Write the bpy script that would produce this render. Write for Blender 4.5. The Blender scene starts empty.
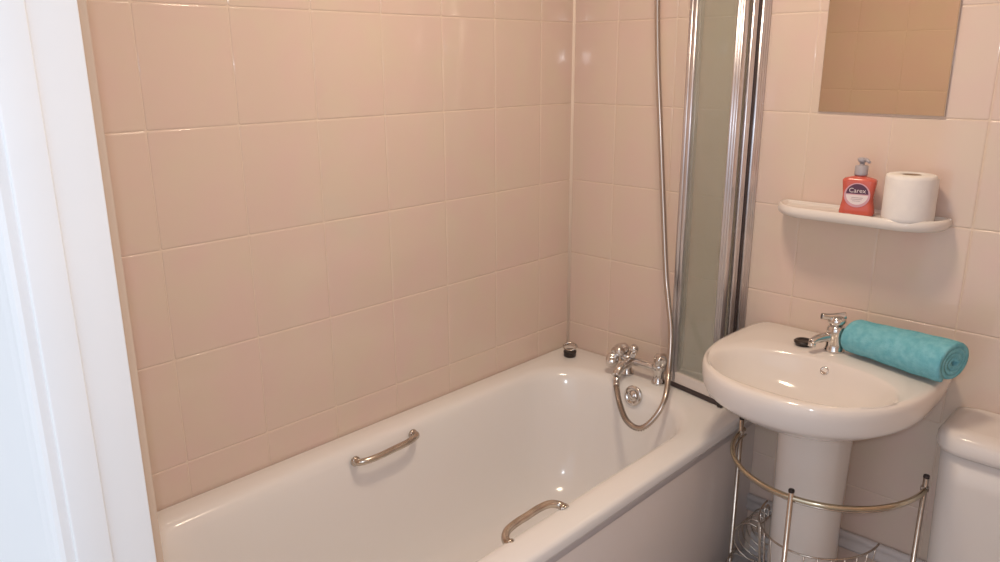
import bpy, math, random
from mathutils import Vector, Matrix

SC = bpy.context.scene
COL = SC.collection
PI = math.pi
random.seed(7)

# ---------------------------------------------------------------- camera, world, lights, exposure
# metres; x=0 tiled wall along the bath, y=0 tap-end wall, z=0 top of the bath rim
FLOOR_Z, CEIL_Z = -0.50, 1.85
RW, RD = 1.80, -1.70            # right wall x, doorway wall y
DOOR_L, DOOR_R, DOOR_H = 0.627, 1.74, 1.50

CAM = Vector((1.6441, -2.0695, 0.9714))
yaw, pitch, roll = math.radians(-43.67), math.radians(-15.69), math.radians(-0.28)
fw = Vector((math.sin(yaw) * math.cos(pitch), math.cos(yaw) * math.cos(pitch), math.sin(pitch)))
rt = Vector((math.cos(yaw), -math.sin(yaw), 0))
up = rt.cross(fw)
r2 = math.cos(roll) * rt + math.sin(roll) * up
u2 = -math.sin(roll) * rt + math.cos(roll) * up
cd = bpy.data.cameras.new('camera')
cd.sensor_width = 36
cd.lens = 785.27 / 1000 * 36
cd.clip_start = 0.02
cam = bpy.data.objects.new('camera', cd)
COL.objects.link(cam)
M = Matrix((r2, u2, -fw)).transposed().to_4x4()
M.translation = CAM
cam.matrix_world = M
SC.camera = cam

SC.view_settings.view_transform = 'Standard'
SC.view_settings.look = 'None'
SC.view_settings.exposure = -0.03
SC.view_settings.gamma = 1.0
SC.view_settings.use_curve_mapping = False

w = bpy.data.worlds.new('world')
SC.world = w
w.use_nodes = True
w.node_tree.nodes['Background'].inputs[0].default_value = (0.86, 0.91, 1.0, 1)
w.node_tree.nodes['Background'].inputs[1].default_value = 1.05


def light(name, kind, loc, power, colour, size=0.1, rot=(0, 0, 0)):
    d = bpy.data.lights.new(name, kind)
    d.energy = power
    d.color = colour
    if kind == 'AREA':
        d.shape = 'DISK'
        d.size = size
    else:
        d.shadow_soft_size = size
    o = bpy.data.objects.new(name, d)
    o.location = loc
    o.rotation_euler = rot
    COL.objects.link(o)
    return o


light('ceiling_bulb_light', 'AREA', (0.80, -0.80, CEIL_Z - 0.118), 9.8, (1.0, 0.80, 0.60), 0.24)
light('camera_flash', 'POINT', tuple(CAM + u2 * 0.03 - r2 * 0.02), 13.6, (0.86, 0.91, 1.0), 0.016)


# ---------------------------------------------------------------- materials
def mat(name, col, rough=0.4, metal=0.0, coat=0.0, spec=0.5, alpha=1.0):
    m = bpy.data.materials.new(name)
    m.use_nodes = True
    b = m.node_tree.nodes['Principled BSDF']
    b.inputs['Base Color'].default_value = (*col, 1)
    b.inputs['Roughness'].default_value = rough
    b.inputs['Metallic'].default_value = metal
    b.inputs['Coat Weight'].default_value = coat
    b.inputs['Coat Roughness'].default_value = 0.04
    b.inputs['Specular IOR Level'].default_value = spec
    return m


def noise_mix(m, c1, c2, scale, detail=2.0, lo=0.35, hi=0.65, bump=0.0, bscale=60.0, bdist=0.001):
    nt = m.node_tree
    b = nt.nodes['Principled BSDF']
    tc = nt.nodes.new('ShaderNodeTexCoord')
    n = nt.nodes.new('ShaderNodeTexNoise')
    n.inputs['Scale'].default_value = scale
    n.inputs['Detail'].default_value = detail
    nt.links.new(tc.outputs['Object'], n.inputs['Vector'])
    r = nt.nodes.new('ShaderNodeValToRGB')
    r.color_ramp.elements[0].position = lo
    r.color_ramp.elements[0].color = (*c1, 1)
    r.color_ramp.elements[1].position = hi
    r.color_ramp.elements[1].color = (*c2, 1)
    nt.links.new(n.outputs['Fac'], r.inputs['Fac'])
    nt.links.new(r.outputs['Color'], b.inputs['Base Color'])
    if bump:
        n2 = nt.nodes.new('ShaderNodeTexNoise')
        n2.inputs['Scale'].default_value = bscale
        n2.inputs['Detail'].default_value = 3
        nt.links.new(tc.outputs['Object'], n2.inputs['Vector'])
        bp = nt.nodes.new('ShaderNodeBump')
        bp.inputs['Strength'].default_value = bump
        bp.inputs['Distance'].default_value = bdist
        nt.links.new(n2.outputs['Fac'], bp.inputs['Height'])
        nt.links.new(bp.outputs['Normal'], b.inputs['Normal'])
    return m


TILE = noise_mix(mat('tile_glaze', (0.7, 0.58, 0.5), 0.09), (0.74, 0.575, 0.505), (0.73, 0.605, 0.50), 7.0, 3)
GROUT = mat('grout', (0.75, 0.615, 0.505), 0.6)
SEALANT = mat('sealant', (0.86, 0.72, 0.60), 0.4)
TILE_EDGE = mat('tile_edge', (0.58, 0.42, 0.30), 0.6)
ENAMEL = noise_mix(mat('bath_enamel', (0.85, 0.83, 0.82), 0.13), (0.85, 0.825, 0.815), (0.84, 0.83, 0.815), 3.0)
CERAMIC = noise_mix(mat('ceramic', (0.82, 0.76, 0.71), 0.10), (0.79, 0.73, 0.69), (0.78, 0.74, 0.70), 4.0)
PANEL = noise_mix(mat('panel_plastic', (0.78, 0.72, 0.69), 0.22), (0.77, 0.70, 0.67), (0.77, 0.715, 0.69), 3.0)
LIP_SHADE = mat('lip_shade_grey', (0.50, 0.47, 0.48), 0.35)  # grey stands in for shade on the rim's upright lip
CHROME = noise_mix(mat('chrome', (0.72, 0.70, 0.68), 0.13, 1.0), (0.70, 0.68, 0.66), (0.76, 0.74, 0.72), 30)
CHROME_DULL = noise_mix(mat('chrome_wire', (0.55, 0.50, 0.45), 0.22, 1.0), (0.50, 0.45, 0.40), (0.66, 0.60, 0.53), 25)
BRASSY = noise_mix(mat('brassy_chrome', (0.60, 0.53, 0.40), 0.20, 1.0), (0.54, 0.48, 0.38), (0.66, 0.58, 0.43), 18)
HOSE = mat('hose_steel', (0.56, 0.50, 0.45), 0.25, 1.0)
ALU = noise_mix(mat('screen_aluminium', (0.72, 0.72, 0.76), 0.3, 1.0), (0.70, 0.69, 0.73), (0.76, 0.75, 0.79), 12)
RAILW = mat('rail_satin', (0.76, 0.70, 0.66), 0.35, 0.1)
BLACK = mat('black_rubber', (0.025, 0.018, 0.016), 0.35)
DARK_SEAL_GAP = mat('dark_seal_gap', (0.05, 0.035, 0.035), 0.45)
WHITE = noise_mix(mat('white_gloss_paint', (0.86, 0.87, 0.88), 0.4), (0.86, 0.87, 0.88), (0.84, 0.855, 0.87), 5)
CEILM = noise_mix(mat('ceiling_paint', (0.82, 0.80, 0.77), 0.8), (0.82, 0.80, 0.77), (0.80, 0.78, 0.75), 6)
SKIRT = mat('skirting_paint', (0.74, 0.68, 0.66), 0.45)
FLOORM = noise_mix(mat('floor_vinyl', (0.5, 0.48, 0.47), 0.4), (0.60, 0.58, 0.58), (0.50, 0.48, 0.48), 40, 4)
PAPER = noise_mix(mat('tissue', (0.86, 0.83, 0.80), 0.9), (0.86, 0.83, 0.80), (0.83, 0.80, 0.78), 40, 2, bump=0.4, bscale=160)
CARD = mat('cardboard_core', (0.33, 0.24, 0.17), 0.85)
TOWEL = noise_mix(mat('aqua_terry', (0.10, 0.45, 0.50), 0.95, spec=0.1), (0.19, 0.56, 0.67), (0.28, 0.67, 0.77), 60, 3,
                  bump=1.0, bscale=420, bdist=0.004)
SOAP = mat('red_soap', (0.62, 0.125, 0.09), 0.15)
PUMP = mat('pump_grey', (0.42, 0.39, 0.42), 0.3)
LBL_DK = mat('label_maroon', (0.10, 0.03, 0.07), 0.4)
LBL_WH = mat('label_white', (0.82, 0.72, 0.72), 0.4)
LBL_PK = mat('label_pink', (0.66, 0.36, 0.42), 0.4)
LBL_GR = mat('label_grey', (0.45, 0.36, 0.38), 0.4)
MIRROR = mat('mirror_silver', (0.86, 0.80, 0.70), 0.012, 1.0)
MIRROR_EDGE = mat('mirror_edge', (0.52, 0.43, 0.36), 0.3)
OPAL = mat('opal_shade', (0.9, 0.88, 0.82), 0.3)
_b = OPAL.node_tree.nodes['Principled BSDF']
_b.inputs['Emission Color'].default_value = (1.0, 0.74, 0.5, 1)
_b.inputs['Emission Strength'].default_value = 5.0


def glass_mat():
    m = bpy.data.materials.new('screen_glass')
    m.use_nodes = True
    nt = m.node_tree
    nt.nodes.clear()
    out = nt.nodes.new('ShaderNodeOutputMaterial')
    tr = nt.nodes.new('ShaderNodeBsdfTransparent')
    tr.inputs[0].default_value = (0.955, 0.965, 0.945, 1)
    gl = nt.nodes.new('ShaderNodeBsdfGlossy')
    gl.inputs['Roughness'].default_value = 0.035
    df = nt.nodes.new('ShaderNodeBsdfDiffuse')
    df.inputs[0].default_value = (0.70, 0.68, 0.60, 1)
    lw = nt.nodes.new('ShaderNodeLayerWeight')
    lw.inputs[0].default_value = 0.5
    pw = nt.nodes.new('ShaderNodeMath')
    pw.operation = 'POWER'
    pw.inputs[1].default_value = 5.0
    nt.links.new(lw.outputs['Facing'], pw.inputs[0])
    fr = nt.nodes.new('ShaderNodeMath')
    fr.operation = 'MULTIPLY_ADD'
    fr.inputs[1].default_value = 0.7
    fr.inputs[2].default_value = 0.04
    nt.links.new(pw.outputs[0], fr.inputs[0])
    m1 = nt.nodes.new('ShaderNodeMixShader')
    m2 = nt.nodes.new('ShaderNodeMixShader')
    # lime film: a little heavier in patches
    tc = nt.nodes.new('ShaderNodeTexCoord')
    n = nt.nodes.new('ShaderNodeTexNoise')
    n.inputs['Scale'].default_value = 3.0
    mr = nt.nodes.new('ShaderNodeMapRange')
    mr.inputs[1].default_value, mr.inputs[2].default_value = 0.3, 0.7
    mr.inputs[3].default_value, mr.inputs[4].default_value = 0.12, 0.22
    nt.links.new(tc.outputs['Object'], n.inputs['Vector'])
    nt.links.new(n.outputs['Fac'], mr.inputs[0])
    nt.links.new(mr.outputs[0], m1.inputs[0])
    nt.links.new(tr.outputs[0], m1.inputs[1])
    nt.links.new(df.outputs[0], m1.inputs[2])
    nt.links.new(fr.outputs[0], m2.inputs[0])
    nt.links.new(m1.outputs[0], m2.inputs[1])
    nt.links.new(gl.outputs[0], m2.inputs[2])
    nt.links.new(m2.outputs[0], out.inputs[0])
    return m


GLASS = glass_mat()


# ---------------------------------------------------------------- mesh helpers
def frames(pts):
    n = len(pts)
    T = []
    for i in range(n):
        a = pts[max(i - 1, 0)]
        b = pts[min(i + 1, n - 1)]
        T.append((b - a).normalized())
    ref = Vector((0, 0, 1)) if abs(T[0].z) < 0.9 else Vector((1, 0, 0))
    N = (ref - ref.dot(T[0]) * T[0]).normalized()
    out = []
    for t in T:
        N = (N - N.dot(t) * t).normalized()
        out.append((t, N, t.cross(N)))
    return out


def spline(ctrl, per=10):
    c = [Vector(p) for p in ctrl]
    c = [c[0] * 2 - c[1]] + c + [c[-1] * 2 - c[-2]]
    out = []
    for i in range(1, len(c) - 2):
        p0, p1, p2, p3 = c[i - 1:i + 3]
        for k in range(per):
            t = k / per
            out.append(0.5 * ((2 * p1) + (p2 - p0) * t + (2 * p0 - 5 * p1 + 4 * p2 - p3) * t * t
                              + (3 * p1 - p0 - 3 * p2 + p3) * t ** 3))
    out.append(c[-2])
    return out


class MB:
    def __init__(self):
        self.v, self.f, self.s, self.m = [], [], [], []

    def add(self, vs, fs, smooth=True, mi=0):
        o = len(self.v)
        self.v += [tuple(p) for p in vs]
        for f in fs:
            self.f.append([i + o for i in f])
            self.s.append(smooth)
            self.m.append(mi)
        return self

    def loft(self, rings, cap0=True, cap1=True, smooth=True, mi=0, closed=True):
        n = len(rings[0])
        vs = [p for r in rings for p in r]
        fs = []
        for i in range(len(rings) - 1):
            for j in range(n if closed else n - 1):
                k = (j + 1) % n
                fs.append((i * n + j, i * n + k, (i + 1) * n + k, (i + 1) * n + j))
        self.add(vs, fs, smooth, mi)
        if cap0:
            self.add(rings[0], [list(range(n))[::-1]], False, mi)
        if cap1:
            self.add(rings[-1], [list(range(n))], False, mi)
        return self

    def tube(self, pts, r, seg=12, mi=0, closed=False, flat=1.0):
        pts = [Vector(p) for p in pts]
        fr = frames(pts)
        rr = r if callable(r) else (lambda i: r)
        rings = []
        for i, (p, (t, a, b)) in enumerate(zip(pts, fr)):
            q = rr(i)
            rings.append([p + a * (math.cos(2 * PI * k / seg) * q) + b * (math.sin(2 * PI * k / seg) * q * flat)
                          for k in range(seg)])
        return self.loft(rings, mi=mi)

    def lathe(self, prof, seg=32, origin=(0, 0, 0), axis=(0, 0, 1), mi=0, sx=1.0, sy=1.0):
        ax = Vector(axis).normalized()
        ref = Vector((1, 0, 0)) if abs(ax.x) < 0.9 else Vector((0, 1, 0))
        a = (ref - ref.dot(ax) * ax).normalized()
        b = ax.cross(a)
        o = Vector(origin)
        rings = [[o + ax * h + a * (r * sx * math.cos(2 * PI * k / seg)) + b * (r * sy * math.sin(2 * PI * k / seg))
                  for k in range(seg)] for r, h in prof]
        return self.loft(rings, mi=mi)

    def box(self, x0, x1, y0, y1, z0, z1, bev=0.0, mi=0):
        """box with chamfered and rounded vertical edges and chamfered top/bottom"""
        if bev <= 0:
            vs = [(x, y, z) for z in (z0, z1) for x, y in ((x0, y0), (x1, y0), (x1, y1), (x0, y1))]
            return self.add(vs, [(3, 2, 1, 0), (4, 5, 6, 7), (0, 1, 5, 4), (1, 2, 6, 5), (2, 3, 7, 6), (3, 0, 4, 7)],
                            False, mi)
        rings = []
        for ins, z in ((bev, z0), (bev * .3, z0 + bev * .3), (0, z0 + bev), (0, z1 - bev), (bev * .3, z1 - bev * .3),
                       (bev, z1)):
            rings.append([Vector((x, y, z)) for x, y in
                          rrect(x0 + ins, x1 - ins, y0 + ins, y1 - ins, max(bev - ins * .5, 1e-4), 4)])
        return self.loft(rings, smooth=True, mi=mi)

    def build(self, name, mats, parent=None, loc=None):
        me = bpy.data.meshes.new(name)
        base = Vector(loc) if loc else Vector((0, 0, 0))
        me.from_pydata([tuple(Vector(p) - base) for p in self.v], [], self.f)
        if not isinstance(mats, (list, tuple)):
            mats = [mats]
        for m_ in mats:
            me.materials.append(m_)
        me.polygons.foreach_set('use_smooth', self.s)
        me.polygons.foreach_set('material_index', self.m)
        me.update()
        import bmesh
        bm = bmesh.new()
        bm.from_mesh(me)
        bmesh.ops.remove_doubles(bm, verts=bm.verts, dist=1e-6)
        bmesh.ops.recalc_face_normals(bm, faces=bm.faces)
        bm.to_mesh(me)
        bm.free()
        o = bpy.data.objects.new(name, me)
        COL.objects.link(o)
        o.location = base
        if parent is not None:
            o.parent = parent
            pw_, p_ = Vector((0, 0, 0)), parent
            while p_ is not None:
                pw_ += p_.location
                p_ = p_.parent
            o.location = base - pw_
        return o


def rrect(x0, x1, y0, y1, r, n=6, rs=None, sub=1):
    """rounded rectangle; corner order (x1,y0) (x1,y1) (x0,y1) (x0,y0)"""
    rs = rs or (r, r, r, r)
    out = []
    cs = ((x1, y0, -1, 1, -PI / 2), (x1, y1, -1, -1, 0), (x0, y1, 1, -1, PI / 2), (x0, y0, 1, 1, PI))
    for (cx, cy, sx, sy, a0), q in zip(cs, rs):
        for k in range(n + 1):
            a = a0 + (PI / 2) * k / n
            out.append((cx + sx * q + q * math.cos(a), cy + sy * q + q * math.sin(a)))
    if sub > 1:
        o2 = []
        for i, p in enumerate(out):
            o2.append(p)
            if i % (n + 1) == n:
                q = out[(i + 1) % len(out)]
                for k in range(1, sub):
                    t = k / sub
                    o2.append((p[0] + (q[0] - p[0]) * t, p[1] + (q[1] - p[1]) * t))
        out = o2
    return out


def thing(name, loc, label, cat, group=None):
    o = bpy.data.objects.new(name, None)
    o.empty_display_size = 0.05
    COL.objects.link(o)
    o.location = loc
    o['label'] = label
    o['category'] = cat
    if group:
        o['group'] = group
    return o


def tag(o, label, cat, group=None):
    o['label'] = label
    o['category'] = cat
    if group:
        o['group'] = group
    return o


def struct(o):
    o['kind'] = 'structure'
    return o


# ---------------------------------------------------------------- the room
TW, TH = 0.2053, 0.25
GAP = 0.0006


def tile_wall(name, u0, u1, v0, v1, uoff, voff, place, slab=True):
    """pillow-edged glazed tiles over a grout bed; place(u, v, h) -> point, h out of the wall"""
    b = MB()
    b.add([place(u0, v0, -0.0012), place(u1, v0, -0.0012), place(u1, v1, -0.0012), place(u0, v1, -0.0012)],
          [(0, 1, 2, 3)], False, 1)
    prof = ((0.0, -0.0020), (0.0002, -0.0013), (0.0008, -0.0008), (0.0018, -0.00035), (0.0030, -0.0001), (0.0044, 0.0))
    i0, i1 = math.floor((u0 - uoff) / TW), math.ceil((u1 - uoff) / TW)
    j0, j1 = math.floor((v0 - voff) / TH), math.ceil((v1 - voff) / TH)
    for i in range(i0, i1):
        for j in range(j0, j1):
            a0, a1 = max(uoff + i * TW + GAP, u0), min(uoff + (i + 1) * TW - GAP, u1)
            c0, c1 = max(voff + j * TH + GAP, v0), min(voff + (j + 1) * TH - GAP, v1)
            if a1 - a0 < 0.012 or c1 - c0 < 0.012:
                continue
            rings = []
            # every tile is set very slightly out of true
            tu, tv = random.uniform(-1, 1) * 0.0003, random.uniform(-1, 1) * 0.0003
            for ins, h in prof:
                ring = []
                for x, y in rrect(a0 + ins, a1 - ins, c0 + ins, c1 - ins, max(0.0052 - ins, 0.0006), 3):
                    hh = h + tu * (x - (a0 + a1) / 2) / TW + tv * (y - (c0 + c1) / 2) / TH
                    ring.append(place(x, y, hh))
                rings.append(ring)
            b.loft(rings, cap0=False, cap1=False)
            b.add(rings[-1], [list(range(len(rings[-1])))], True, 0)
    # slab behind the tiles
    if not slab:
        return b
    D = 0.08
    q = [place(u, v, h) for h in (-0.0031, -D)
         for u, v in ((u0 - .07, v0 - .07), (u1 + .07, v0 - .07), (u1 + .07, v1 + .07), (u0 - .07, v1 + .07))]
    b.add(q, [(0, 1, 2, 3), (4, 5, 6, 7), (0, 1, 5, 4), (1, 2, 6, 5), (2, 3, 7, 6), (3, 0, 4, 7)], False, 1)
    return b


Z0 = 0.0856
struct(tile_wall('wall_left', RD, 0.0, FLOOR_Z, CEIL_Z, -0.1587, Z0, lambda u, v, h: Vector((h, u, v)))
       .build('wall_left', [TILE, GROUT]))
struct(tile_wall('wall_far', 0.0, RW, FLOOR_Z, CEIL_Z, 0.7885, Z0, lambda u, v, h: Vector((u, -h, v)))
       .build('wall_far', [TILE, GROUT]))
struct(tile_wall('wall_right', RD, 0.0, FLOOR_Z, CEIL_Z, -0.05, Z0, lambda u, v, h: Vector((RW - h, u, v)))
       .build('wall_right', [TILE, GROUT]))
# doorway wall: tiled inside, 0.11 m thick
bw = tile_wall('wall_back', 0.0, DOOR_L - 0.002, FLOOR_Z, CEIL_Z, 0.02, Z0, lambda u, v, h: Vector((u, RD + h, v)), False)
bw.box(0, DOOR_L - 0.003, RD - 0.11, RD - 0.005, FLOOR_Z, CEIL_Z, mi=2)
bw.box(DOOR_L - 0.0025, DOOR_L, RD - 0.0113, RD - 0.0002, FLOOR_Z, CEIL_Z, mi=3)
struct(bw.build('wall_back', [TILE, GROUT, WHITE, TILE_EDGE]))
lt = tile_wall('wall_lintel', DOOR_L, DOOR_R, DOOR_H, CEIL_Z, 0.02, Z0, lambda u, v, h: Vector((u, RD + h, v)), False)
lt.box(DOOR_L, DOOR_R, RD - 0.11, RD - 0.005, DOOR_H, CEIL_Z, mi=2)
struct(lt.build('wall_above_door', [TILE, GROUT, WHITE]))
nb = MB()
nb.box(DOOR_R, RW, RD - 0.11, RD, FLOOR_Z, CEIL_Z)
struct(nb.build('wall_right_nib', TILE))

b = MB()
b.box(-0.08, RW + 0.08, -3.2, 0.08, FLOOR_Z - 0.08, FLOOR_Z)
struct(b.build('floor', FLOORM))
b = MB()
b.box(-0.08, RW + 0.08, RD - 0.11, 0.08, CEIL_Z, CEIL_Z + 0.08)
struct(b.build('ceiling', CEILM))

# sealant bead up the corner and along the bath
b = MB()
bead = [(-0.002, -0.002), (0.0065, -0.002), (0.0065, 0.0), (0.0, 0.0065), (-0.002, 0.0065)]
b.loft([[Vector((x, -y, z)) for x, y in bead] for z in (0.0005, CEIL_Z - 0.0005)])
struct(b.build('trim_3', SEALANT))

# door frame: lining with a stop, and an architrave on the hall side
b = MB()
b.box(DOOR_L + 0.0002, DOOR_L + 0.006, RD - 0.112, RD - 0.0115, FLOOR_Z, DOOR_H, 0.0018)
b.box(DOOR_L + 0.004, DOOR_L + 0.014, RD - 0.112, RD - 0.068, FLOOR_Z, DOOR_H, 0.003)
prof = [(-0.075, 0.0), (-0.075, 0.010), (-0.062, 0.016), (-0.045, 0.014), (-0.030, 0.018), (-0.010, 0.020),
        (0.0, 0.017), (0.003, 0.012), (0.003, 0.0)]
ring = lambda z: [Vector((DOOR_L + 0.008 + a, RD - 0.111 - h, z)) for a, h in prof]
b.loft([ring(FLOOR_Z), ring(DOOR_H + 0.07)], smooth=False)
struct(b.build('door_frame', WHITE)).name = 'door_1'
b = MB()
b.box(DOOR_R - 0.014, DOOR_R - 0.0005, RD - 0.112, RD, FLOOR_Z, DOOR_H, 0.002)
b.box(DOOR_L + 0.014, DOOR_R - 0.014, RD - 0.112, RD, DOOR_H - 0.014, DOOR_H - 0.0005, 0.002)
struct(b.build('trim_1', WHITE))

# boxed pipe skirting along the far wall: two rounded ridges
b = MB()
sp = [(0, 0), (0.0, 0.052), (0.006, 0.055), (0.013, 0.052), (0.016, 0.044), (0.012, 0.036), (0.009, 0.028),
      (0.012, 0.020), (0.016, 0.012), (0.013, 0.003), (0.006, 0.0)]
b.loft([[Vector((x, -0.001 - a, -0.357 + h)) for a, h in sp[1:]] for x in (0.716, 1.795)], smooth=True)
b.lathe([(0.009, 0), (0.009, 0.0015), (0.007, 0.002)], 16, (0.7165, -0.010, -0.318), (-1, 0, 0), mi=1)
struct(b.build('baseboard_far', [SKIRT, BLACK]))
b = MB()
b.box(0.74, 1.795, -0.014, -0.001, FLOOR_Z, FLOOR_Z + 0.075, 0.003)
struct(b.build('trim_2', SKIRT))

# ceiling lamp: opal glass bowl on a white base
t = thing('ceiling_lamp', (0.80, -0.80, CEIL_Z), 'round opal glass ceiling lamp over the middle of the bathroom', 'lamp')
b = MB()
b.lathe([(0.0, 0), (0.12, 0), (0.125, -0.008), (0.12, -0.022), (0.0, -0.022)], 40, (0.80, -0.80, CEIL_Z - 0.0005))
b.build('lamp_base', WHITE, t)
b = MB()
b.lathe([(0.105, -0.023), (0.118, -0.04), (0.118, -0.06), (0.10, -0.085), (0.06, -0.105), (0.001, -0.112)], 40,
        (0.80, -0.80, CEIL_Z))
b.build('glass_shade', OPAL, t)

# ---------------------------------------------------------------- bath
bath = thing('bathtub', (0.37, -0.85, FLOOR_Z), 'long white bathtub with two chrome grips, built in along the tiled wall',
             'bathtub')
BX0, BX1, BY0, BY1 = 0.0015, 0.737, -1.688, -0.0015
n, sb = 10, 6


def bring(x0, x1, y0, y1, z, rs):
    return [Vector((x, y, z)) for x, y in rrect(x0, x1, y0, y1, 0, n, rs, sb)]


R0 = (0.012, 0.012, 0.012, 0.012)
rings = []
for ins, z in ((0.006, -0.034), (0.001, -0.032), (0.0, -0.026), (0.0, -0.010), (0.003, -0.003), (0.010, 0.0)):
    rings.append(bring(BX0 + ins, BX1 - ins, BY0 + ins, BY1 - ins, z, R0))
# inner opening, corner radii: (foot,outer) (tap,outer) (tap,wall) (foot,wall)
IX0, IX1, IY0, IY1 = 0.078, 0.655, -1.60, -0.150
for d, z, k in ((-0.022, -0.0005, 1.06), (-0.010, -0.002, 1.03), (0.0, -0.006, 1.0), (0.008, -0.014, 1.0),
                (0.014, -0.030, 1.0), (0.022, -0.07, 1.0), (0.036, -0.15, 0.98), (0.050, -0.24, 0.95),
                (0.070, -0.32, 0.9), (0.095, -0.365, 0.85), (0.135, -0.392, 0.8), (0.19, -0.402, 0.6)):
    e = d * 1.25 if d > 0 else d
    rings.append(bring(IX0 + d, IX1 - d, IY0 + (e * 1.9 if d > 0 else e), IY1 - e, z,
                       tuple(min(q * k, 0.28) for q in (0.15, 0.215, 0.175, 0.13))))
b = MB()
b.loft(rings, cap0=False, cap1=True)
# outer underside so that the tub has thickness
b.loft([bring(0.05, 0.69, -1.64, -0.06, -0.034, (0.1,) * 4), bring(0.09, 0.64, -1.52, -0.13, -0.34, (0.14,) * 4),
        bring(0.16, 0.57, -1.40, -0.22, -0.43, (0.14,) * 4)], cap0=False)
tub = b.build('tub', ENAMEL, bath)
b = MB()
b.box(0.708, 0.7195, -1.687, -0.0025, FLOOR_Z + 0.0008, -0.036, 0.0015)
b.build('side_panel', PANEL, bath)['label'] = 'glossy pinkish white side panel of the bath'
b = MB()
b.box(0.7197, 0.7285, -1.687, -0.0025, -0.058, -0.0345, 0.002)  # strip added to paint the shaded band below the rim
b.build('lip_shade_strip', LIP_SHADE, bath)['label'] = 'grey strip painting the shade of the lip under the bath rim'
for yy in (-0.25, -1.45):
    for xx in (0.2, 0.53):
        b = MB()
        b.lathe([(0.012, -0.075), (0.012, 0.0), (0.02, 0.0)], 12, (xx, yy, -0.425))
        b.lathe([(0.02, 0), (0.02, 0.008), (0.01, 0.010)], 12, (xx, yy, FLOOR_Z + 0.0005))
        b.build('foot', CHROME_DULL, bath)
# overflow
b = MB()
ov = Vector((0.397, -0.170, -0.026))
ax = Vector((0, -1, 0.2)).normalized()
b.lathe([(0.001, -0.004), (0.030, -0.004), (0.032, 0.002), (0.030, 0.006), (0.022, 0.008), (0.021, 0.005), (0.012, 0.005),
         (0.010, 0.011), (0.001, 0.012)], 32, ov, ax)
b.build('overflow_cover', CHROME, bath)
# drain in the tub floor
b = MB()
b.lathe([(0.001, 0), (0.020, 0.0), (0.024, 0.002), (0.033, 0.002), (0.034, 0.0)], 32, (0.37, -0.42, -0.4015))
b.build('drain', CHROME, bath)


def grip(p0, p1, side, lift, bow=0.041):
    """grab handle: flat ends fixed to the tub side, bar bowed into the tub"""
    p0, p1 = Vector(p0), Vector(p1)
    g = MB()
    d = (p1 - p0)
    s = Vector((side, 0, 0))
    upv = Vector((0, 0, lift))
    ctrl = [p0 - s * 0.004, p0 + s * 0.014 + upv * .5, p0 + d * .10 + s * bow * .83 + upv, p0 + d * .28 + s * bow + upv * 1.1,
            p0 + d * .5 + s * bow + upv * 1.1, p0 + d * .72 + s * bow + upv * 1.1, p0 + d * .90 + s * bow * .83 + upv,
            p1 + s * 0.014 + upv * .5, p1 - s * 0.004]
    pts = spline(ctrl, 8)
    m_ = len(pts) - 1
    g.tube(pts, lambda i: 0.0088 + 0.003 * abs(2 * i / m_ - 1) ** 6, 14, flat=1.0)
    for p in (p0, p1):
        g.lathe([(0.0135, -0.003), (0.0135, 0.002), (0.011, 0.005), (0.001, 0.005)], 20, p, s)
    return g


o = grip((0.101, -1.000, -0.030), (0.101, -0.805, -0.024), 1, 0.004, 0.032).build('grab_handle', CHROME_DULL, bath)
o = grip((0.662, -1.012, -0.012), (0.664, -0.836, -0.006), -1, 0.010, 0.034).build('grab_handle', CHROME_DULL, bath)

# ---------------------------------------------------------------- bath mixer tap
TY = -0.088
mx = thing('bath_mixer_tap', (0.385, TY, 0.0), 'chrome bath shower mixer tap on the far rim of the bath', 'tap')
for xx in (0.315, 0.432):
    b = MB()
    b.lathe([(0.001, 0.0), (0.021, 0.0), (0.0215, 0.004), (0.019, 0.010), (0.016, 0.014), (0.015, 0.030), (0.018, 0.040),
             (0.022, 0.048), (0.023, 0.060), (0.019, 0.068), (0.001, 0.070)], 28, (xx, TY, 0.0003))
    b.build('pillar', CHROME, mx)
b = MB()
b.lathe([(0.001, -0.004), (0.014, 0.0), (0.0145, 0.02), (0.0135, 0.03), (0.0135, 0.09), (0.0155, 0.10), (0.015, 0.12),
         (0.001, 0.124)], 24, (0.315, TY, 0.050), (1, 0, 0))
# spout, down over the tub, and the shower outlet below the diverter
b.tube(spline([(0.335, TY, 0.050), (0.333, TY - 0.03, 0.050), (0.331, TY - 0.062, 0.040), (0.330, TY - 0.082, 0.022)], 6),
       lambda i: 0.0155 - 0.00015 * i, 18)
b.lathe([(0.001, 0), (0.011, 0), (0.012, 0.014), (0.009, 0.018), (0.001, 0.018)], 20, (0.330, TY - 0.076, 0.016), (0.0, -.15, -1))
b.build('mixer_body', CHROME, mx)


def tap_head(c, axis, k, r=0.024):
    h = MB()
    c = Vector(c)
    ax_ = Vector(axis).normalized()
    ref = Vector((0, 0, 1)) if abs(ax_.z) < .9 else Vector((1, 0, 0))
    a = (ref - ref.dot(ax_) * ax_).normalized()
    bb = ax_.cross(a)
    rings_ = []
    for f, hh in ((0.45, -0.003), (0.62, 0.0), (0.95, 0.006), (1.0, 0.014), (0.98, 0.026), (0.85, 0.033), (0.5, 0.037), (0.02, 0.038)):
        rr_ = []
        for i in range(48):
            th = 2 * PI * i / 48
            lob = 1 + (0.16 * math.cos(k * th) if f > 0.8 else 0)
            rr_.append(c + ax_ * hh + (a * math.cos(th) + bb * math.sin(th)) * (r * f * lob))
        rings_.append(rr_)
    h.loft(rings_)
    return h


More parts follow.
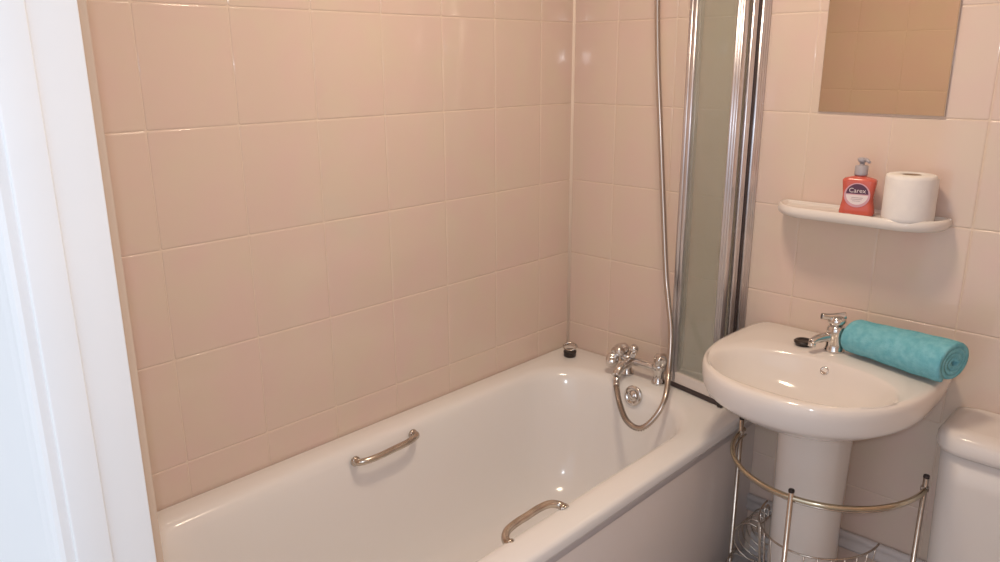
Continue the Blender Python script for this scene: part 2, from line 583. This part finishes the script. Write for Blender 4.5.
tap_head((0.304, TY - 0.010, 0.064), (-0.45, -0.25, 0.9), 4, 0.026).build('tap_handle', CHROME, mx)
tap_head((0.292, TY - 0.022, 0.044), (-0.8, -0.55, 0.1), 4, 0.021).build('tap_handle', CHROME, mx)
tap_head((0.434, TY - 0.002, 0.064), (0.35, -0.25, 1), 4, 0.019).build('tap_handle', CHROME, mx)
# diverter lever
b = MB()
b.tube(spline([(0.338, TY - 0.012, 0.066), (0.345, TY - 0.012, 0.086), (0.350, TY - 0.02, 0.100)], 6), lambda i: 0.009 + 0.0005 * i, 14)
b.lathe([(0.001, 0), (0.011, 0.002), (0.0135, 0.010), (0.010, 0.018), (0.001, 0.020)], 20, (0.349, TY - 0.018, 0.092), (0.2, -0.3, 1))
b.build('diverter_knob', CHROME, mx)
b = MB()
b.tube([(0.333, TY - 0.040, 0.058), (0.318, TY - 0.062, 0.030), (0.312, TY - 0.074, 0.014)], lambda i: 0.0075 - 0.001 * i, 12)
b.build('lever', CHROME, mx)

# ---------------------------------------------------------------- shower hose, bracket and handset (top above the frame)
hp = [(0.345, -0.062, 1.46), (0.342, -0.058, 1.30), (0.343, -0.055, 1.134), (0.358, -0.058, 0.95), (0.379, -0.063, 0.773), (0.404, -0.068, 0.56),
      (0.433, -0.078, 0.345), (0.459, -0.100, 0.277), (0.489, -0.125, 0.188), (0.513, -0.165, 0.085), (0.541, -0.225, 0.026),
      (0.531, -0.262, -0.026), (0.500, -0.285, -0.060), (0.448, -0.275, -0.058), (0.393, -0.235, -0.035),
      (0.352, -0.196, -0.006), (0.331, -0.168, 0.0)]
hp[6] = (0.436, -0.085, 0.36)
sh = thing('shower_hose', (0.36, -0.06, 0.0), 'ribbed steel shower hose hanging in a loop from the bath mixer tap', 'hose')
pts = spline(hp, 46)
L = [0.0]
for a_, b_ in zip(pts, pts[1:]):
    L.append(L[-1] + (b_ - a_).length)
# resample evenly: two samples per rib
pitch_ = 0.0068
res, k = [], 0
tot = L[-1]
m_ = int(tot / (pitch_ / 2))
for i in range(m_ + 1):
    s_ = tot * i / m_
    while k < len(L) - 2 and L[k + 1] < s_:
        k += 1
    f_ = (s_ - L[k]) / max(L[k + 1] - L[k], 1e-9)
    res.append(pts[k].lerp(pts[k + 1], f_))
b = MB()
b.tube(res, lambda i: 0.0094 if i % 2 else 0.0060, 12)
b.build('ribbed_hose', HOSE, sh)
for p, q in ((res[0], res[7]), (res[-1], res[-8])):
    b = MB()
    d_ = (q - p)
    b.lathe([(0.001, -0.002), (0.0095, -0.002), (0.0112, 0.004), (0.0112, d_.length), (0.009, d_.length + 0.006)], 20, p, d_)
    b.build('hose_nut', CHROME, sh)
br = thing('shower_handset', (0.345, -0.05, 1.50), 'chrome shower handset on its wall bracket above the hose', 'shower')
b = MB()
b.lathe([(0.001, 0), (0.024, 0), (0.024, 0.012), (0.012, 0.02), (0.012, 0.045), (0.016, 0.05), (0.001, 0.06)], 24, (0.345, -0.0008, 1.50), (0, -1, 0))
b.build('wall_bracket', CHROME, br)
b = MB()
b.tube(spline([(0.345, -0.062, 1.465), (0.345, -0.066, 1.52), (0.345, -0.075, 1.60), (0.345, -0.10, 1.66)], 6), lambda i: 0.010 + 0.0002 * i, 16)
b.lathe([(0.001, -0.012), (0.02, -0.01), (0.036, 0.006), (0.036, 0.014), (0.001, 0.016)], 28, (0.345, -0.105, 1.665), (0, -1, -0.5))
b.build('handset', CHROME, br)

# ---------------------------------------------------------------- folding bath screen
scr = thing('bath_screen', (0.66, -0.05, 0.0), 'folding glass bath screen with ridged aluminium frame, folded against the far wall', 'shower screen')
SZ0, SZ1 = 0.020, 1.46


def ridged_post(c, d, width, depth, z0, z1, nr=3):
    """extruded profile with rounded ridges on both faces, c centre in plan, d direction of its width"""
    c, d = Vector((*c, 0)), Vector((*d, 0)).normalized()
    nn = Vector((-d.y, d.x, 0))
    front, k_ = [], 8
    for i in range(nr * k_ + 1):
        t_ = i / (nr * k_)
        front.append((width * (t_ - .5), depth * (0.30 + 0.20 * abs(math.sin(PI * nr * t_)) ** 0.6)))
    outline = [(a_, -h_) for a_, h_ in front] + [(a_, h_) for a_, h_ in front[::-1]]
    p = MB()
    p.loft([[c + d * a_ + nn * h_ + Vector((0, 0, z)) for a_, h_ in outline] for z in (z0, z1)])
    return p


def panel(a, bq, wl, wr, tag_rail=True):
    a, bq = Vector(a), Vector(bq)
    d = (bq - a).normalized()
    pl = ridged_post(a + d * wl / 2, d, wl, 0.020, SZ0, SZ1, 2).build('frame_post', ALU, scr)
    pr_ = ridged_post(bq - d * wr / 2, d, wr, 0.020, SZ0, SZ1, 3).build('frame_post', ALU, scr)
    nn = Vector((-d.y, d.x))

    def slab(s0, s1, hw, z0, z1, bv=0.0015):
        m1 = MB()
        q = []
        p0, p1 = a + d * s0, a + d * s1
        rr_ = []
        for ins, z in ((bv, z0), (0, z0 + bv), (0, z1 - bv), (bv, z1)):
            rr_.append([Vector((*(p0 + d * ins + nn * (hw - ins)), z)), Vector((*(p1 - d * ins + nn * (hw - ins)), z)),
                        Vector((*(p1 - d * ins - nn * (hw - ins)), z)), Vector((*(p0 + d * ins - nn * (hw - ins)), z))])
        m1.loft(rr_, smooth=False)
        return m1
    Ln = (bq - a).length
    slab(wl * .9, Ln - wr * .9, 0.0025, SZ0 + 0.018, SZ1 - 0.018, 0.0005).build('glass_pane', GLASS, scr)
    slab(0.0, Ln, 0.0085, SZ0 - 0.004, SZ0 + 0.030).build('bottom_rail', RAILW, scr)
    slab(0.0, Ln, 0.0085, SZ1 - 0.022, SZ1 + 0.004).build('top_rail', ALU, scr)
    slab(0.004, Ln + 0.006, 0.010, 0.0008, SZ0 - 0.004, 0.001).build('rubber_seal', DARK_SEAL_GAP, scr)


panel((0.464, -0.040), (0.637, -0.028), 0.018, 0.018)
panel((0.459, -0.066), (0.644, -0.104), 0.030, 0.026)
b = MB()
b.box(0.651, 0.667, -0.124, -0.097, 0.001, 0.028, 0.003)
b.build('end_cap', BLACK, scr)
# hinge strip between the two panels at the left fold
ridged_post((0.462, -0.053), (0, 1), 0.016, 0.014, SZ0, SZ1, 2).build('hinge_strip', ALU, scr)
ridged_post((0.648, -0.070), (0.05, -1), 0.026, 0.012, SZ0, SZ1, 2).build('hinge_strip', ALU, scr)
b = MB()
b.box(0.6485, 0.6545, -0.0555, -0.0435, SZ0, SZ1, 0.001)  # dark strip in place of the shaded gap beside the wall channel
b.build('gap_shade_strip', DARK_SEAL_GAP, scr)
ridged_post((0.6505, -0.022), (0, 1), 0.040, 0.022, SZ0, SZ1, 3).build('wall_channel', ALU, scr)

# ---------------------------------------------------------------- pedestal basin
CX, CY = 0.962, -0.29
HW, DEP = 0.264, 0.512
outl = []
for i in range(121):
    a_ = PI * i / 120
    c_, s_ = math.cos(a_), math.sin(a_)
    e_ = 2 / 2.25
    outl.append((CX + HW * abs(c_) ** e_ * (1 if c_ > 0 else -1), -0.205 - (DEP - 0.205) * abs(s_) ** e_))
outl = outl + [(CX - HW + 0.001, -0.12), (CX - HW + 0.006, -0.06), (CX - HW + 0.014, -0.022), (CX - HW + 0.032, -0.0012),
               (CX - 0.1, -0.0012), (CX + 0.1, -0.0012), (CX + HW - 0.032, -0.0012), (CX + HW - 0.014, -0.022),
               (CX + HW - 0.006, -0.06), (CX + HW - 0.001, -0.12)]


def ray_poly(poly, c, ang):
    dx, dy = math.cos(ang), math.sin(ang)
    best = 0
    for i in range(len(poly)):
        (x1, y1), (x2, y2) = poly[i], poly[(i + 1) % len(poly)]
        ex, ey = x2 - x1, y2 - y1
        den = dx * ey - dy * ex
        if abs(den) < 1e-12:
            continue
        t_ = ((x1 - c[0]) * ey - (y1 - c[1]) * ex) / den
        u_ = ((x1 - c[0]) * dy - (y1 - c[1]) * dx) / den
        if -1e-6 <= u_ <= 1 + 1e-6 and t_ > 0:
            best = max(best, t_)
    return best


NR = 128
angs = [2 * PI * i / NR for i in range(NR)]
orad = [ray_poly(outl, (CX, CY), a_) for a_ in angs]
# bowl cavity opening
ICX, ICY = CX, -0.336


def cavity(sx, sy, e_=2.2, cy=ICY):
    r_ = []
    for a_ in angs:
        c_, s_ = math.cos(a_), math.sin(a_)
        r_.append((ICX + sx * abs(c_) ** (2 / e_) * (1 if c_ > 0 else -1), cy + sy * abs(s_) ** (2 / e_) * (1 if s_ > 0 else -1)))
    return r_


def outer(s, z, back=None):
    r_ = []
    for a_, q in zip(angs, orad):
        x, y = CX + math.cos(a_) * q * s, CY + math.sin(a_) * q * s
        r_.append(Vector((x, y, z)))
    return r_


rings = [outer(0.30, 0.118), outer(0.45, 0.124), outer(0.60, 0.136), outer(0.75, 0.153), outer(0.87, 0.171), outer(0.93, 0.181),
         outer(0.958, 0.188), outer(0.976, 0.197), outer(0.990, 0.210), outer(0.999, 0.226), outer(0.998, 0.239), outer(0.988, 0.2485),
         outer(0.97, 0.2535), outer(0.94, 0.2555)]
c1 = cavity(0.222, 0.141)


def blend(z, f, target):
    r_ = []
    for v_, (x, y) in zip(outer(0.94, z), target):
        r_.append(Vector((v_.x + (x - v_.x) * f, v_.y + (y - v_.y) * f, z)))
    return r_


rings += [blend(0.2558, 0.35, c1), blend(0.2552, 0.70, c1)]
for sx, sy, z, cy in ((0.222, 0.141, 0.2535, ICY), (0.217, 0.1365, 0.2505, ICY), (0.212, 0.133, 0.245, ICY), (0.207, 0.1295, 0.2365, ICY - .001),
                      (0.200, 0.125, 0.225, ICY - .001), (0.190, 0.118, 0.211, ICY - .001), (0.172, 0.107, 0.195, ICY), (0.145, 0.090, 0.179, ICY + .004), (0.10, 0.064, 0.164, ICY + .008),
                      (0.05, 0.034, 0.155, ICY + .012), (0.022, 0.022, 0.152, ICY + .014)):
    rings.append([Vector((x, y, z)) for x, y in cavity(sx, sy, 2.2 if sx > .1 else 2.0, cy)])
basin = thing('pedestal_basin', (CX, -0.2, FLOOR_Z), 'white oval ceramic washbasin on a pedestal under the white shelf', 'washbasin')
b = MB()
b.loft(rings)
b.build('basin_bowl', CERAMIC, basin)
b = MB()
pr_ = []
for z, sx, sy in ((FLOOR_Z + 0.0006, 0.100, 0.115), (FLOOR_Z + 0.02, 0.098, 0.113), (FLOOR_Z + 0.06, 0.088, 0.100), (-0.36, 0.083, 0.092), (-0.15, 0.082, 0.090),
                  (-0.03, 0.085, 0.094), (0.06, 0.087, 0.098), (0.122, 0.093, 0.105)):
    rr_ = []
    for i in range(56):
        a_ = 2 * PI * i / 56
        c_, s_ = math.cos(a_), math.sin(a_)
        rr_.append(Vector((0.960 + sx * abs(c_) ** .85 * (1 if c_ > 0 else -1), -0.180 + sy * abs(s_) ** .9 * (1 if s_ > 0 else -1), z)))
    pr_.append(rr_)
b.loft(pr_)
b.build('pedestal', CERAMIC, basin)
b = MB()
b.lathe([(0.0072, -0.002), (0.0105, -0.001), (0.0105, 0.0025), (0.0075, 0.003), (0.0065, 0.001)], 24, (0.976, -0.2092, 0.229), (0, -1, 0.55))
b.lathe([(0.001, 0.0), (0.0068, 0.0)], 16, (0.976, -0.2092, 0.2295), (0, -1, 0.55), mi=1)
b.build('overflow_ring', [CHROME, BLACK], basin)
b = MB()
b.lathe([(0.001, 0.0), (0.012, 0.0005), (0.020, 0.003), (0.023, 0.002), (0.024, 0.0)], 28, (CX, ICY + .014, 0.1525))
b.build('drain', CHROME, basin)

# basin mixer tap
BTX, BTY, BTZ = 0.962, -0.122, 0.2557
bt = thing('basin_mixer_tap', (BTX, BTY, BTZ), 'small chrome lever tap on the back of the washbasin', 'tap')
b = MB()
b.lathe([(0.001, 0), (0.0245, 0), (0.025, 0.004), (0.0225, 0.007), (0.0215, 0.02), (0.0215, 0.040), (0.023, 0.052), (0.022, 0.062), (0.017, 0.068), (0.001, 0.069)],
        32, (BTX, BTY, BTZ))
b.build('tap_body', CHROME, bt)
b = MB()
b.tube(spline([(BTX - 0.004, BTY - 0.004, BTZ + 0.034), (BTX - 0.018, BTY - 0.022, BTZ + 0.037), (BTX - 0.030, BTY - 0.044, BTZ + 0.034),
               (BTX - 0.037, BTY - 0.058, BTZ + 0.027)], 6), lambda i: 0.0135 - 0.00018 * i, 18, flat=0.85)
b.lathe([(0.001, 0), (0.0095, 0), (0.0095, 0.010), (0.001, 0.010)], 18, (BTX - 0.036, BTY - 0.056, BTZ + 0.027), (0, -.2, -1))
b.build('spout', CHROME, bt)
b = MB()
b.lathe([(0.001, 0.0), (0.017, 0.0), (0.0215, 0.006), (0.020, 0.016), (0.012, 0.022), (0.001, 0.023)], 28, (BTX, BTY, BTZ + 0.070), (-0.1, -0.1, 1))
b.tube(spline([(BTX + 0.016, BTY + 0.010, BTZ + 0.094), (BTX, BTY, BTZ + 0.091), (BTX - 0.018, BTY - 0.016, BTZ + 0.090), (BTX - 0.030, BTY - 0.028, BTZ + 0.092)], 6),
       lambda i: 0.0095 - 0.0001 * i, 14, flat=0.75)
b.build('lever', CHROME, bt)

# basin plug
b = MB()
b.lathe([(0.001, 0.0), (0.019, 0.0), (0.0205, 0.004), (0.024, 0.007), (0.0245, 0.010), (0.021, 0.013), (0.017, 0.0125), (0.016, 0.0105), (0.001, 0.0105)],
        32, (0.888, -0.136, 0.2562))
tag(b.build('basin_plug', BLACK, None, (0.888, -0.136, 0.2562)), 'flat black rubber plug lying on the washbasin beside the tap', 'plug')

# bath plug with its ring
bp = thing('bath_plug', (0.084, -0.092, 0.0), 'black rubber bath plug with a chrome ring, on the bath corner', 'plug')
b = MB()
b.lathe([(0.001, 0), (0.0195, 0), (0.0205, 0.003), (0.0215, 0.014), (0.0225, 0.017), (0.021, 0.020), (0.001, 0.0205)], 28, (0.084, -0.092, 0.0006))
b.build('rubber_plug', BLACK, bp)
b = MB()
c_ = Vector((0.084, -0.092, 0.0345))
dr = Vector((0.72, 0.69, 0)).normalized()
b.tube([c_ + dr * 0.0225 * math.cos(2 * PI * i / 28) + Vector((0, 0, 0.014 * math.sin(2 * PI * i / 28))) for i in range(29)], 0.0027, 8)
b.build('pull_ring', CHROME_DULL, bp)

# ---------------------------------------------------------------- aqua towel, rolled, on the back of the basin
NS, NT = 60, 150
TA, TB = Vector((0.997, -0.100, 0.0)), Vector((1.243, -0.164, 0.0))
tdir = (TB - TA).normalized()
tn = Vector((-tdir.y, tdir.x, 0))
th_, turns, rin = 0.0105, 3.6, 0.006
tz = BTZ + 0.0505


def spiral(t_):
    a_ = -turns * 2 * PI * (1 - t_) - 2.2
    r_ = rin + (0.0455 - rin) * t_
    return a_, r_


b = MB()
sec = []
half = th_ * 0.52
for i in range(NT + 1):
    a_, r_ = spiral(i / NT)
    sec.append((a_, r_ + half))
for i in range(NT, -1, -1):
    a_, r_ = spiral(i / NT)
    sec.append((a_, r_ - half))
rings = []
for k in range(NS + 1):
    f_ = k / NS
    edge = min(f_, 1 - f_) * NS
    rings.append([])
    for j, (a_, r_) in enumerate(sec):
        wob = 1 + 0.012 * math.sin(9 * f_ + 2 * a_) + 0.010 * math.sin(23 * f_ + a_)
        sc_ = 0.95 + 0.20 * f_
        q = r_ * wob * sc_
        if edge < 2:
            q = q * (0.93 if edge < 1 else 0.975)
        y_, z_ = q * math.cos(a_), q * math.sin(a_)
        z_ = max(z_ * 0.93, -0.0462 * sc_)
        slide = 0.004 * math.sin(a_ * 1.0 + 1)
        p = TA.lerp(TB, f_) + tn * y_ * 1.06 + tdir * slide
        rings[-1].append(Vector((p.x, p.y, BTZ + 0.0475 * sc_ + z_)))
b.loft(rings, closed=True, cap0=False, cap1=False)
for r_, idx in ((rings[0], 0), (rings[-1], 1)):
    m_ = len(sec)
    b.add(r_, [(i, i + 1, m_ - 2 - i, m_ - 1 - i) for i in range(NT)], True)
towel = b.build('rolled_towel', TOWEL, None, (1.11, -0.11, BTZ))
tag(towel, 'aqua blue terry towel, rolled up, on the washbasin beside the tap', 'towel')

# ---------------------------------------------------------------- wall shelf
sh_ = MB()
SX0, SX1, SD = 0.744, 1.159, 0.120


def shelf_ring(ins, z, yb=0.0012):
    return [Vector((x, y, z)) for x, y in rrect(SX0 + ins, SX1 - ins, -SD + ins, -yb - ins * 0.6, 0, 10, (max(0.095 - ins, .01), 0.006, 0.006, max(0.095 - ins, .01)), 4)]


sh_.loft([shelf_ring(0.024, 0.577), shelf_ring(0.010, 0.579), shelf_ring(0.003, 0.585), shelf_ring(0.0, 0.593), shelf_ring(0.002, 0.602),
          shelf_ring(0.006, 0.606), shelf_ring(0.011, 0.606), shelf_ring(0.015, 0.602), shelf_ring(0.019, 0.5985), shelf_ring(0.03, 0.598)])
shelf = sh_.build('wall_shelf', CERAMIC, None, (0.95, -0.001, 0.59))
tag(shelf, 'narrow white ceramic shelf on the tiled wall above the washbasin', 'shelf')
SHZ = 0.5985

# soap dispenser
SB = Vector((0.957, -0.066, SHZ))
sd = thing('soap_dispenser', SB, 'red hand soap bottle with grey pump and round label, on the shelf', 'soap dispenser')
dirx = Vector((0.985, 0.17, 0)).normalized()
diry = Vector((-0.17, 0.985, 0)).normalized()
b = MB()
rings = []
for z, hw, hd in ((0.0004, 0.036, 0.017), (0.002, 0.039, 0.019), (0.006, 0.0405, 0.020), (0.018, 0.0385, 0.0195), (0.034, 0.0355, 0.019),
                  (0.050, 0.0350, 0.019), (0.068, 0.0372, 0.0195), (0.082, 0.0388, 0.020), (0.086, 0.0385, 0.0195), (0.090, 0.035, 0.018),
                  (0.093, 0.024, 0.015), (0.095, 0.014, 0.012), (0.099, 0.0135, 0.0125)):
    rings.append([SB + dirx * x + diry * y + Vector((0, 0, z)) for x, y in rrect(-hw, hw, -hd, hd, min(hd, 0.013), 6)])
b.loft(rings)
b.build('bottle', SOAP, sd)['label'] = 'translucent red bottle, waisted in the middle'
b = MB()
b.lathe([(0.001, 0.0985), (0.0150, 0.0985), (0.0155, 0.102), (0.0150, 0.120), (0.013, 0.122), (0.006, 0.1225), (0.0055, 0.130), (0.001, 0.130)], 28, SB)
b.build('pump_collar', PUMP, sd)
b = MB()
b.lathe([(0.001, 0.1295), (0.008, 0.1295), (0.011, 0.133), (0.0115, 0.138), (0.009, 0.1405), (0.001, 0.141)], 24, SB)
b.tube([SB + Vector((0, 0, 0.1355)), SB + dirx * 0.012 - diry * 0.012 + Vector((0, 0, 0.1365)), SB + dirx * 0.02 - diry * 0.02 + Vector((0, 0, 0.132))],
       lambda i: 0.0055 - 0.001 * i, 12)
b.build('pump_head', PUMP, sd)
# label: pink disc, dark upper dome, white lower half, small print
b = MB()


def lab(x, z, lift):
    return SB + dirx * x - diry * (0.0192 + lift) + Vector((0, 0, 0.051 + z))


def disc(r, lift, mi, lo=-PI, hi=PI, cz=0.0):
    pts_ = [lab(r * math.cos(lo + (hi - lo) * i / 40), cz + r * math.sin(lo + (hi - lo) * i / 40), lift) for i in range(41)]
    b.add(pts_, [list(range(41))], False, mi)


disc(0.0300, 0.0012, 0)
disc(0.0255, 0.0015, 1, 0.04, PI - 0.04, 0.002)
disc(0.0255, 0.0015, 2, PI + 0.06, 2 * PI - 0.06, 0.002)


def bar(x0, x1, z0, z1, lift, mi):
    b.add([lab(x0, z0, lift), lab(x1, z0, lift), lab(x1, z1, lift), lab(x0, z1, lift)], [(0, 1, 2, 3)], False, mi)


bar(-0.012, 0.014, -0.007, -0.0055, 0.0018, 3)
bar(-0.013, 0.012, -0.011, -0.0095, 0.0018, 3)
bar(-0.009, 0.009, -0.015, -0.0138, 0.0018, 3)
lb = b.build('label', [LBL_PK, LBL_DK, LBL_WH, LBL_GR], sd)
fc = bpy.data.curves.new('brand_word', 'FONT')
fc.body = 'Carex'
fc.align_x = 'CENTER'
fc.align_y = 'CENTER'
fc.size = 0.0155
fc.extrude = 0.0001
fo = bpy.data.objects.new('brand_word_tmp', fc)
COL.objects.link(fo)
bpy.context.view_layer.update()
tm = bpy.data.meshes.new_from_object(fo.evaluated_get(bpy.context.evaluated_depsgraph_get()))
bpy.data.objects.remove(fo)
tm.materials.clear()
tm.materials.append(LBL_WH)
to = bpy.data.objects.new('label_word', tm)
COL.objects.link(to)
to.parent = lb
to.matrix_parent_inverse = Matrix.Identity(4)
Mt = Matrix((dirx, Vector((0, 0, 1)), -diry)).transposed().to_4x4()
Mt.translation = lab(0.0, 0.011, 0.0018)
to.matrix_local = Mt

# toilet roll, standing
RC = Vector((1.072, -0.064, SHZ))
tr_ = thing('toilet_roll', RC, 'white toilet roll standing on the shelf beside the red soap bottle', 'toilet roll')
b = MB()
b.lathe([(0.021, 0.002), (0.050, 0.0004), (0.0545, 0.003), (0.0555, 0.012), (0.0555, 0.101), (0.0540, 0.1085), (0.050, 0.1105), (0.034, 0.1110),
         (0.0225, 0.1105), (0.0220, 0.10), (0.021, 0.002)], 56, RC)
b.f = [f for f in b.f if len(f) == 4]
b.s = b.s[:len(b.f)]
b.m = b.m[:len(b.f)]
# loose last sheet
sheet = []
for k in range(2):
    rr_ = []
    for i in range(15):
        a_ = -0.35 + 0.9 * i / 14
        q = 0.0558 + 0.0009 * (i / 14) * 6 * (0.3 + 0.7 * (i / 14)) + k * 0.0006
        rr_.append((q, a_))
    sheet.append(rr_)
for z0_, z1_ in ((0.004, 0.104),):
    pts_ = [RC + Vector((q * math.cos(a_), q * math.sin(a_), z0_)) for q, a_ in sheet[0]] + \
           [RC + Vector((q * math.cos(a_), q * math.sin(a_), z1_)) for q, a_ in sheet[0]]
    b.add(pts_, [(i, i + 1, 16 + i, 15 + i) for i in range(14)], True)
b.build('paper', PAPER, tr_)
b = MB()
b.lathe([(0.0195, 0.001), (0.0208, 0.001), (0.0208, 0.1095), (0.0195, 0.1095), (0.0195, 0.001)], 36, RC)
b.f, b.s, b.m = [f for f in b.f if len(f) == 4], b.s[:sum(len(f) == 4 for f in b.f)], b.m[:sum(len(f) == 4 for f in b.f)]
b.build('cardboard_core', CARD, tr_)

# ---------------------------------------------------------------- mirror
b = MB()
MX0, MX1, MZ0, MZ1 = 0.8105, 1.108, 0.840, 1.36
TILT = 0.0032
rr_ = []
for ins, y in ((0.0, -0.0006), (0.0, -0.0036)):
    rr_.append([Vector((x, y - (TILT if x > 1 and y < -.001 else 0), z)) for x, z in ((MX0 + ins, MZ0 + ins), (MX1 - ins, MZ0 + ins), (MX1 - ins, MZ1 - ins), (MX0 + ins, MZ1 - ins))])
b.loft(rr_, smooth=False, cap1=False, mi=1)
b.loft([rr_[-1], [Vector((x, -0.0042 - (TILT if x > 1 else 0), z)) for x, z in ((MX0 + .0012, MZ0 + .0012), (MX1 - .0012, MZ0 + .0012), (MX1 - .0012, MZ1 - .0012), (MX0 + .0012, MZ1 - .0012))]],
       smooth=False, cap0=False, cap1=False, mi=1)
b.add([(MX0 + .0012, -0.0042, MZ0 + .0012), (MX1 - .0012, -0.0042 - TILT, MZ0 + .0012), (MX1 - .0012, -0.0042 - TILT, MZ1 - .0012), (MX0 + .0012, -0.0042, MZ1 - .0012)],
      [(0, 1, 2, 3)], False, 0)
tag(b.build('wall_mirror', [MIRROR, MIRROR_EDGE], None, (0.96, 0, 1.1)), 'frameless rectangular mirror on the tiles above the shelf', 'mirror')

# ---------------------------------------------------------------- toilet cistern
cs = thing('toilet_cistern', (1.432, -0.1, -0.34), 'white ceramic toilet cistern with a rounded lid, right of the washbasin', 'cistern')
b = MB()


def cring(x0, x1, y0, z, r, yb=-0.0012):
    return [Vector((x, y, z)) for x, y in rrect(x0 + 0.022, x1 + 0.022, y0 + 0.012, yb, 0, 10, (r, 0.012, 0.012, r), 3)]


b.loft([cring(1.245, 1.575, -0.165, -0.345, 0.05), cring(1.225, 1.595, -0.180, -0.325, 0.06), cring(1.221, 1.599, -0.184, -0.28, 0.06),
        cring(1.214, 1.606, -0.190, 0.02, 0.06), cring(1.212, 1.608, -0.192, 0.094, 0.06)])
b.build('tank', CERAMIC, cs)
b = MB()
b.loft([cring(1.210, 1.610, -0.194, 0.0955, 0.062), cring(1.2035, 1.6165, -0.2005, 0.099, 0.066), cring(1.201, 1.619, -0.203, 0.110, 0.068),
        cring(1.202, 1.618, -0.202, 0.128, 0.068), cring(1.208, 1.612, -0.196, 0.140, 0.064), cring(1.220, 1.600, -0.184, 0.148, 0.054),
        cring(1.245, 1.575, -0.160, 0.152, 0.04, -0.004)])
b.build('cistern_lid', CERAMIC, cs)
b = MB()
b.lathe([(0.001, 0), (0.024, 0), (0.024, 0.004), (0.018, 0.006), (0.001, 0.006)], 28, (1.432, -0.1, 0.1521))
b.build('flush_button', CHROME, cs)

# ---------------------------------------------------------------- wire caddy round the pedestal
cad = thing('wire_caddy', (0.985, -0.2, FLOOR_Z), 'chrome wire storage stand curving round the washbasin pedestal', 'wire stand')
HZ = -0.030


def hoop(rx, ry, z, cx=0.985, yb=-0.14, m=40, r=0.006, bow=0.0, a0=0.0, a1=PI):
    q = []
    for i in range(m + 1):
        a_ = a0 + (a1 - a0) * i / m
        q.append((cx - rx * math.cos(a_), yb - (ry + yb) * math.sin(a_), z))
    h_ = MB()
    h_.tube(q, r, 12)
    return h_, q


h_, q_ = hoop(0.236, 0.398, HZ, r=0.0066)
h_.build('top_hoop', BRASSY, cad)
h_, _ = hoop(0.229, 0.388, HZ - 0.014, r=0.0028)
h_.build('guard_wire', CHROME_DULL, cad)
POSTS = ((0.752, -0.165), (1.000, -0.4005), (1.2175, -0.140))
for k, (px, py) in enumerate(POSTS):
    b = MB()
    top = (0.012, -0.012, 0.002)[k]
    b.lathe([(0.001, FLOOR_Z + 0.0006), (0.0085, FLOOR_Z + 0.0006), (0.0085, FLOOR_Z + 0.012), (0.0063, FLOOR_Z + 0.014), (0.0063, top), (0.001, top + 0.001)], 16, (px + (0.0 if k != 1 else 0), py, 0))
    po = b.build('post', CHROME_DULL, cad)
    b = MB()
    b.lathe([(0.0064, top - 0.003), (0.0072, top - 0.002), (0.0072, top + 0.003), (0.006, top + 0.005), (0.001, top + 0.0055)], 16, (px, py, 0))
    b.build('end_cap', BLACK if k != 2 else DARK_SEAL_GAP, po)
    if k != 1:
        b = MB()
        b.lathe([(0.0062, 0), (0.0095, 0.001), (0.0095, 0.012), (0.0062, 0.013)], 16, (px, py, HZ - 0.006))
        b.build('clamp', CHROME, po)
# lower shelf: rim, base hoops and bent wires
RZ, BZ = -0.300, -0.415
h_, rimq = hoop(0.229, 0.392, BZ + 0.002, r=0.0035)
h_.build('base_hoop', CHROME_DULL, cad)
h_, _ = hoop(0.15, 0.322, -0.222, r=0.0026)
h_.build('rim_wire', CHROME_DULL, cad)
h_, _ = hoop(0.135, 0.312, BZ, r=0.0026)
h_.build('rim_wire', CHROME_DULL, cad)


def ell(rx, ry, cx, yb, a_):
    return (cx - rx * math.cos(a_), yb - (ry + yb) * math.sin(a_))


for i in range(15):
    a_ = PI * (i + 0.5) / 15
    if 0.42 * PI < a_ < 0.50 * PI:
        continue
    x1, y1 = ell(0.229, 0.392, 0.985, -0.14, a_)
    x2, y2 = ell(0.135, 0.312, 0.985, -0.14, a_)
    x3, y3 = ell(0.15, 0.322, 0.985, -0.14, a_)
    b = MB()
    b.tube(spline([(x1, y1, BZ + 0.004), ((x1 + x2) / 2, (y1 + y2) / 2, BZ + 0.003), (x2, y2, BZ + 0.004)], 4) +
           spline([(x2 * .98 + x3 * .02, y2 * .98 + y3 * .02, BZ + 0.02), (x3, y3, -0.222)], 3), 0.0018, 8)
    b.build('wire', CHROME_DULL, cad)
# coiled side rack at the left end of the shelf
for i in range(5):
    y_ = -0.060 - 0.026 * i
    b = MB()
    b.tube(spline([(0.825, y_, -0.300), (0.800, y_ - .004, -0.296), (0.772, y_ - .006, -0.315), (0.760, y_ - .006, -0.350), (0.770, y_ - .003, -0.388), (0.800, y_, -0.410), (0.825, y_, -0.413)], 6), 0.0022, 8)
    b.build('bent_wire', CHROME_DULL, cad)
b = MB()
b.tube([(0.825, -0.045, -0.300), (0.825, -0.175, -0.300)], 0.0026, 8)
b.build('rack_bar', CHROME_DULL, cad)
b = MB()
b.tube([(0.825 + 0.0 * i, -0.112 + 0.016 * math.cos(2 * PI * i / 24), -0.276 + 0.023 * math.sin(2 * PI * i / 24)) for i in range(25)], 0.0024, 8)
b.build('ring_loop', CHROME_DULL, cad)
